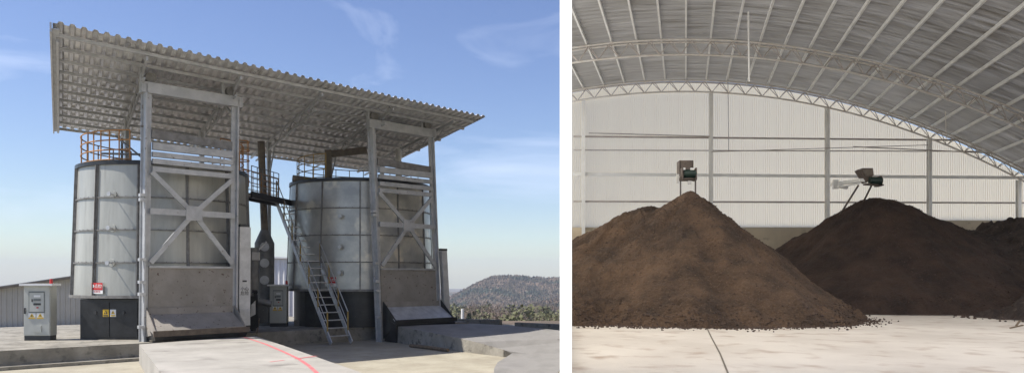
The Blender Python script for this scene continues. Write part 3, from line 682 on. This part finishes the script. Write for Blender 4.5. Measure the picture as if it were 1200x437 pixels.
for y in (17.5, 26, 34.2): b = MB(); v = Vector((wx(y), y, HZ)) + nn * .0; b.bar(v, Vector((v.x, v.y, zr(v.x, v.y))), .04, .10); b.build('wall_post', 'hallsteel', DW)
HL = thing('storage_hall', (18, 42, HZ), 'arched roof storage hall with cream cladding and lattice trusses', 'hall')
# roof
def roof_patch(y0, y1, x_off0, s_end, m, name, ny=8, dz=0):
    b = MB(); ns = 60
    for j in range(ny + 1):
        y = y0 + (y1 - y0) * j / ny; xa = (SK * y + x_off0) if x_off0 else wx(y) - .12; xb = SK * y + s_end
        for i in range(ns + 1):
            x = xa + (xb - xa) * i / ns; b.v.append(Vector((x, y, zr(x, y) + dz)))
    for j in range(ny):
        for i in range(ns): b.f.append((j * (ns + 1) + i, j * (ns + 1) + i + 1, (j + 1) * (ns + 1) + i + 1, (j + 1) * (ns + 1) + i))
    return b.build(name, m, HL, True)
roof_patch(24.2, DB + .12, 0, 19.2, 'undert', 'roof_sheet', dz=.1)
roof_patch(24.2, DB + .12, 19.2, 24.5, 'trans', 'added_roof_light', dz=.1)  # strip out of view, made translucent to add daylight at the right
roof_patch(2, 24.2, 0, 24.5, 'trans', 'added_roof_light', dz=.1)  # roof out of view, made translucent to light floor and piles softly
for k in range(-8, 22):
    s = k * 1.1 + .05; ya = 5.0
    if SK < .5:
        den = (SK - .07)
        if s < 0: ya = max(ya, (-s + .15) / den)
    if ya > DB - 2: continue
    b = MB(); zz = ZAP - RA * s * s
    b.bar((s + SK * ya, ya, zz + .0), (s + SK * (DB - .15), DB - .15, zz + .0), .075, .15); b.build('purlin', 'hallsteel', HL)
def truss(y, z_off, depth, s0, s1, name='roof_truss'):
    b = MB(); n = int((s1 - s0) / .45); pt = []; 
    def q(s, yy, dz): return Vector((s + SK * y, yy, ZAP - RA * s * s - z_off - dz))
    S_ = [s0 + (s1 - s0) * i / n for i in range(n + 1)]
    for a, c in zip(S_[:-1], S_[1:]):
        b.tube(q(a, y - .2, 0), q(c, y - .2, 0), .042, n=6, cap=False); b.tube(q(a, y + .2, 0), q(c, y + .2, 0), .042, n=6, cap=False); b.tube(q(a, y, depth), q(c, y, depth), .045, n=6, cap=False)
    t = b.build(name, 'trussm', HL, True)
    b = MB()
    for i, (a, c) in enumerate(zip(S_[:-1], S_[1:])):
        if i % 2: b.tube(q(a, y, depth), q(c, y - .2, 0), .02, n=5, cap=False); b.tube(q(a, y, depth), q(c, y + .2, 0), .02, n=5, cap=False)
        else: b.tube(q(a, y - .2, 0), q(c, y, depth), .02, n=5, cap=False); b.tube(q(a, y + .2, 0), q(c, y, depth), .02, n=5, cap=False)
    b.build('web', 'girt', t, True)
truss(34.2, .12, .62, -5.2, 23.5); truss(41.2, .14, .55, -6.2, 23.5); truss(17.5, .12, .62, -2.5, 23.5)
# back wall
b = MB(); yb = DB + .25; n = 250; x0, x1 = wx(yb) + .1, 33.0
for i in range(n):
    s = (x1 - x0) / n; x = x0 + i * s
    for xx, h in ((x, 0), (x + s * .72, 0), (x + s * .8, -.035), (x + s * .92, -.035)):
        b.v += [Vector((xx, yb + h, HZ + 3.8)), Vector((xx, yb + h, zr(xx, DB) + .03))]
for i in range(len(b.v) // 2 - 1): b.f.append((2 * i, 2 * i + 2, 2 * i + 3, 2 * i + 1))
b.build('wall', 'creamt', HL)
b = MB(); b.prism([(x0, yb - .12, HZ), (19.6, yb - .12, HZ), (19.6, yb + .12, HZ), (x0, yb + .12, HZ)], Z * 4.15); b.prism([(19.6, yb - .12, HZ), (x1, yb - .12, HZ), (x1, yb + .12, HZ), (19.6, yb + .12, HZ)], Z * 4.52)
b.prism([(x0, yb - .55, HZ), (8, yb - .55, HZ), (8, yb - .125, HZ), (x0, yb - .125, HZ)], Z * 3.55); b.build('plinth_wall', 'plinth', HL)
for px in (684, 834, 971, 1091, 1196):
    x = (px - 600) / F * 41.7; b = MB(); zt = zr(x, 41.6) - .5
    b.box((x, 41.75, (HZ + zt) / 2), (1, 0, 0), (0, 1, 0), Z, .085, .012, (zt - HZ) / 2); b.box((x, 41.99, (HZ + zt) / 2), (1, 0, 0), (0, 1, 0), Z, .085, .012, (zt - HZ) / 2); b.box((x, 41.87, (HZ + zt) / 2), (1, 0, 0), (0, 1, 0), Z, .012, .1, (zt - HZ) / 2); b.build('column', 'hallsteel', HL)
for (yl, yr, h) in ((160, 166, .09), (176, 178, .05), (204, 209, .16), (236, 238, .09), (142, 146, .05)):
    p, q = P(672, yl, 42.08), P(1290, yr, 42.08)
    if yl == 142: p, q = P(690, 156, 41.9), P(834, 160, 41.9)
    b = MB(); b.bar(p, q, .06, h); b.build('girt', 'girt' if h < .1 else 'hallsteel', HL)
b = MB(); b.tube(P(1000, 172, 41.6), P(1300, 186, 41.6), .03, n=6); b.tube(P(834, 178, 41.6), P(1088, 170, 41.6), .02, n=6); b.build('tie_rod', 'girt', HL)
for y in (17.5, 26, 34.2, 41.2):
    x = SK * y + 23.7; b = MB(); b.bar((x, y, HZ), (x, y, zr(x, y)), .3, .3); b.build('column', 'hallsteel', HL)
# hanging tubes
def hang(px, ya, yb_, D, r, m, label):
    a, c = P(px, ya, D), P(px + 1, yb_, D); a.z = zr(a.x, a.y) - .02; b = MB(); b.origin = tuple(a); b.tube(a, c, r, n=6); b.build('hanging_tube', m, label=label, cat='tube')
hang(877, 5, 96, 30.5, .035, 'hallsteel', 'long pale tube hanging from the hall roof above the trusses')
hang(853, 60, 176, 41.0, .02, 'girt', 'thin brown tube hanging in front of the cream back wall')
hang(1108, 95, 162, 38, .022, 'trussm', 'short thin tube hanging from the roof near the right truss')

# ------------------------------------------------------------------ conveyors
CV = thing('conveyor', P(806, 202, 29.5), 'brown discharge conveyor head with green drum above the left compost pile', 'conveyor', 'conveyor heads above the compost piles')
D = 29.5
def cb(C, x0, y0, x1, y1, D0, dep, name, m, tl=0):
    b = MB(); q = [P(x0, y1, D0), P(x1, y1, D0), P(x1, y1, D0) + Vector((0, dep, 0)), P(x0, y1, D0) + Vector((0, dep, 0)), P(x0 - tl, y0, D0), P(x1 - tl, y0, D0), P(x1 - tl, y0, D0) + Vector((0, dep, 0)), P(x0 - tl, y0, D0) + Vector((0, dep, 0))]
    b.hexa(q); return b.build(name, m, C)
def hopper(C, x0, y0, x1, y1, D0, dep):
    b = MB()
    for (a, c, e, f) in ((x0, x0 + .8, 0, dep), (x1 - .8, x1, 0, dep), (x0, x1, dep - .03, dep), ):
        pa = P(a, y1, D0); pc = P(c, y1, D0); up_ = (P(a, y0, D0) - pa)
        b.prism([pa + Vector((0, e, 0)), pc + Vector((0, e, 0)), pc + Vector((0, f, 0)), pa + Vector((0, f, 0))], up_)
    b.prism([P(x0, y0, D0), P(x1, y0, D0), P(x1, y1, D0), P(x0, y1, D0)], (0, .02, 0)); b.build('hopper', 'conv', C)
hopper(CV, 796.5, 188, 812.5, 205, D + .25, .5)
for x in (799.5, 815.5): cb(CV, x, 196.5, x + 1.3, 211, D - .1, .45, 'side_plate', 'conv')
b = MB(); b.tube(P(801, 203.5, D + .05), P(815.3, 203.5, D + .05), .16, n=18); b.build('drum', 'green', CV, True)
cb(CV, 797.5, 207, 817, 210.5, D + .05, .5, 'frame', 'conv')
b = MB(); b.tube(P(800, 198, D - .05), P(803, 198, D - .05), .05, n=8); b.tube(P(809, 198.2, D - .05), P(813.5, 198.2, D - .05), .05, n=8); b.build('bearing', 'white', CV)
cb(CV, 793.5, 204, 796, 214, D + .1, .1, 'motor', 'case'); cb(CV, 806.5, 211.5, 810.5, 215.5, D + .1, .1, 'bracket', 'case')
b = MB(); b.bar(P(806, 205, D + .3), P(806, 205, D + .3) + Vector((2.75, 11.9, 1.5)), .5, .16); b.build('belt_frame', 'conv', CV)
for px in (797.5, 815): b = MB(); b.bar(P(px, 211, D + .3), P(px, 240, D + .3), .05, .05); b.build('leg', 'conv', CV)
CW = thing('conveyor', P(1018, 208, 35), 'long slanting discharge conveyor with green drum above the right compost pile', 'conveyor', 'conveyor heads above the compost piles')
D = 35
b = MB(); b.prism([P(1007, 199, D), P(1011, 197, D), P(1023, 197, D), P(1024, 205, D), P(1016, 214, D)], (0, .5, 0)); b.build('hopper', 'conv', CW)
b = MB(); b.prism([P(1010.5, 198.5, D - .03), P(1023, 198, D - .03), P(1023, 204, D - .03), P(1015, 207, D - .03)], (0, .02, 0)); b.build('hopper_mouth', 'dull', CW)
b = MB(); b.tube(P(1019, 211.5, D - .1), P(1033, 212, D - .1), .17, n=18); b.build('drum', 'green', CW, True)
b = MB(); b.prism([P(1032, 206, D - .15), P(1034, 206, D - .15), P(1034, 218, D - .15), P(1029, 218, D - .15)], (0, .4, 0)); b.bar(P(1013, 216, D), P(1034, 217, D), .3, .06); b.build('frame', 'conv', CW)
b = MB(); b.bar(P(1012, 211, D + .1), P(976, 216, 41.0), .32, .15); b.build('belt_frame', 'hallsteel', CW)
b = MB(); b.bar(P(1008, 214.5, D), P(980, 220, 39.0), .06, .06); b.box(P(979, 216, 38.8), (1, 0, 0), (0, 1, 0), Z, .12, .1, .22); b.box(P(988, 219, 38.2), (1, .0, -.15), (0, 1, 0), Z, .22, .08, .07); b.build('motor', 'white', CW)
for (a, c, e, f) in ((1006, 217, 984, 252), (1021, 218, 1010, 240)): b = MB(); b.bar(P(a, c, D), P(e, f, D + 1.2), .06, .06); b.build('leg', 'conv', CW)

# ------------------------------------------------------------------ compost piles
def pile(name, fn, x0, x1, y0, y1, st, m, label, grp=None, cat='pile'):
    b = MB(); nx = int((x1 - x0) / st); ny = int((y1 - y0) / st); H_ = {}
    for j in range(ny + 1):
        for i in range(nx + 1):
            x = x0 + i * st; y = y0 + j * st; H_[i, j] = fn(x, y)
    idx = {}
    def vid(i, j):
        if (i, j) not in idx:
            x = x0 + i * st; y = y0 + j * st; idx[i, j] = len(b.v); b.v.append(Vector((x, y, HZ + max(H_[i, j], -.03))))
        return idx[i, j]
    for j in range(ny):
        for i in range(nx):
            if max(H_[i, j], H_[i + 1, j], H_[i, j + 1], H_[i + 1, j + 1]) > 0:
                if x0 + i * st > wx(y0 + j * st) + .1: b.f.append((vid(i, j), vid(i + 1, j), vid(i + 1, j + 1), vid(i, j + 1)))
    b.origin = ((x0 + x1) / 2, (y0 + y1) / 2, HZ)
    return b.build(name, m, label=label, cat=cat, group=grp, smooth=True)
def cone(x, y, cx, cy, h, r, rnd=.5):
    d_ = math.hypot(x - cx, y - cy); return h - (math.sqrt(d_ * d_ + rnd * rnd) - rnd) * h / r
def fr(x, y, s, o=3): return noise.fractal(Vector((x / s, y / s, 0)), 1, 2, o)
def radial(x, y, cx, cy, k, amp):     # run-off gullies down a cone
    a = math.atan2(y - cy, x - cx); d_ = math.hypot(x - cx, y - cy)
    return amp * noise.fractal(Vector((math.cos(a) * k, math.sin(a) * k, d_ * .12)), 1, 2, 3) * min(1, d_ / 3)
AX, AY = 6.55, 28.2
def slump(x, y, cx, cy, k):   # stepped slides: ridges running down the slope with soft shoulders
    a = math.atan2(y - cy, x - cx); d_ = math.hypot(x - cx, y - cy)
    n = noise.fractal(Vector((math.cos(a) * k + 5, math.sin(a) * k, d_ * .25)), 1, 2, 4)
    return (abs(n) ** .8) * min(1, d_ / 2.5)
def fA(x, y):
    xs = AX + (x - AX) * (1.30 if x > AX else 1.05) + (.25 * noise.noise(Vector((y * .5, 0, 3))))
    h = cone(xs, y, AX, AY, 4.62, 6.9, .3) + radial(x, y, AX, AY, 5, .15) + .15 * fr(x, y, 2.2) - .22 * slump(x, y, AX, AY, 3.5)
    h2 = cone(x, y, 5.3, 29.8, 4.0, 6.5, 1.3) + radial(x, y, 4.9, 30.0, 6, .22) + .25 * fr(x + 9, y, 1.8)
    h3 = cone(x, y, 2.6, 27.0, 2.35, 4.2, .6) + .22 * fr(x, y + 4, 1.2) + .1 * fr(x, y, .4)
    h = max(h, h2, h3)
    h -= .16 * sm(.35, .75, noise.noise(Vector((x * .5, y * .5, 8))) + .5) * min(1, math.hypot(x - AX, y - AY) / 2)
    if h < .7: h += .13 * fr(x, y, .4) + .08 * fr(x, y, .17, 2)
    else: h += .05 * fr(x, y, .55) + .04 * fr(x, y, .26) + .015 * fr(x, y, .13, 2)
    return h
BX, BY = 17.3, 36.6
def fB(x, y):
    h = cone(x, y, BX, BY, 5.25, 7.7, .9) + radial(x, y, BX, BY, 4, .15) + .15 * fr(x, y, 2.6) - .2 * slump(x, y, BX, BY, 3)
    h = max(h, cone(x, y, 19.8, 37.6, 4.5, 8.0, .6) + .2 * fr(x, y, 1.6))
    if h < .8: h += .10 * fr(x, y, .35) + .06 * fr(x, y, .16, 2)
    else: h += .05 * fr(x, y, .6) + .04 * fr(x, y, .3) + .012 * fr(x, y, .15, 2)
    return h
def fC(x, y):
    h = max(cone(x, y, 25.2, 38, 4.2, 7.5, 2.2), cone(x, y, 29, 37, 4.1, 9, 3), cone(x, y, 25.3, 31.5, 2.9, 4.4, 1.0), cone(x, y, 20.9, 25.2, 2.0, 3.9, .8), cone(x, y, 23.4, 28.6, 2.6, 4.2, .8))
    h += .35 * fr(x, y, 1.4) + .22 * fr(x, y, .5) + .08 * fr(x, y, .2, 2); return h
def fD(x, y):
    return cone(x, y, 5.0, 38.8, 3.7, 7.5, 1.2) + .3 * fr(x, y, 1.0) + .15 * fr(x, y, .3)
pile('compost_pile', fA, 1.0, 15, 20, 37, .075, 'compostA', 'brown cone shaped compost pile in front under the left conveyor', 'cone shaped compost piles')
pile('compost_pile', fB, 7.5, 29, 27.5, 41.6, .095, 'compostB', 'dark brown cone shaped compost pile under the right conveyor', 'cone shaped compost piles')
pile('compost_heap', fC, 15, 36, 20, 41.6, .13, 'compostC', 'rough dark clumpy compost heap spreading along the right side', None, 'heap')
pile('compost_heap', fD, 2.5, 13, 31, 41.3, .13, 'compostC', 'low grey rubbly heap against the back wall behind the left pile', None, 'heap')
# loose clods on and in front of the piles
b = MB(); random.seed(3)
for i in range(9500):
    q = random.random(); free = i >= 5200
    if q < .38:
        a = random.uniform(math.pi, 2 * math.pi); r = random.gauss(6.75, .25) + random.expovariate(3.5); x, y = AX + r * math.cos(a) / (1.3 if math.cos(a) > 0 else 1.05), AY + r * math.sin(a)
    elif q < .72:
        a = random.uniform(math.pi * 1.05, 2 * math.pi * .97); r = random.gauss(7.5, .3); x, y = BX + r * math.cos(a), BY + r * math.sin(a)
    elif q < .86: x, y = random.uniform(15.5, 26), random.uniform(22, 34)
    else: x, y = random.uniform(1, 6.5), random.uniform(21, 27)
    if free:
        if i % 2: a = random.uniform(math.pi * .95, 2.05 * math.pi); r = random.uniform(.6, 6.5); x, y = AX + r * math.cos(a) / (1.3 if math.cos(a) > 0 else 1.05), AY + r * math.sin(a)
        else: a = random.uniform(math.pi, 2 * math.pi); r = random.uniform(.8, 7.3); x, y = BX + r * math.cos(a), BY + r * math.sin(a)
    if x < wx(y) + .25: continue
    h = max(fA(x, y), fB(x, y) if y > 27.5 else -1, fC(x, y) if x > 15 else -1, 0)
    if not free and h > .75 and (q < .72 or q > .86): continue
    s = random.uniform(.018, .045) * (.7 if free else 1.5 if q > .72 and q < .86 else 1); p = Vector((x, y, HZ + h + s * .4)); k = len(b.v)
    for v in ((1, 0, 0), (-1, 0, 0), (0, 1, 0), (0, -1, 0), (0, 0, .8), (0, 0, -.8)): b.v.append(p + Vector([c * s * random.uniform(.7, 1.3) for c in v]))
    b.f += [tuple(k + i_ for i_ in f) for f in ((0, 2, 4), (2, 1, 4), (1, 3, 4), (3, 0, 4), (2, 0, 5), (1, 2, 5), (3, 1, 5), (0, 3, 5))]
b.build('compost_clods', 'clod', kind='stuff', label='loose dark clods scattered round the feet of the piles', cat='clods')
for i in range(2):
    p = onz(1184 + i * 7, 384 - i * 3, HZ + .05); b = MB(); b.origin = tuple(p); b.bar(p, p + Vector((.5 - .1 * i, .25 + .2 * i, .06 + .05 * i)), .05, .03)
    b.build('wood_scrap', 'wood', label=['longer pale wood scrap on the hall floor at the foot of the rough heap', 'shorter pale wood scrap nearest the right edge at the foot of the rough heap'][i], cat='wood scrap', group='wood scraps by the black heap')

# ------------------------------------------------------------------ air
def box_stuff():
    b = MB(); b.prism([(-4000, -200, -60), (4000, -200, -60), (4000, 3100, -60), (-4000, 3100, -60)], (0, 0, 130))
    m = bpy.data.materials.new('haze'); m.use_nodes = True; t = m.node_tree; t.nodes.remove(t.nodes['Principled BSDF'])
    v = t.nodes.new('ShaderNodeVolumePrincipled'); v.inputs['Color'].default_value = (.82, .88, .97, 1); v.inputs['Density'].default_value = .0003
    t.links.new(v.outputs[0], t.nodes['Material Output'].inputs['Volume'])
    b.build('haze', m, kind='stuff')
HAZE = True
if HAZE: box_stuff()
for o in bpy.data.objects:
    if '_o' in o.keys(): del o['_o']
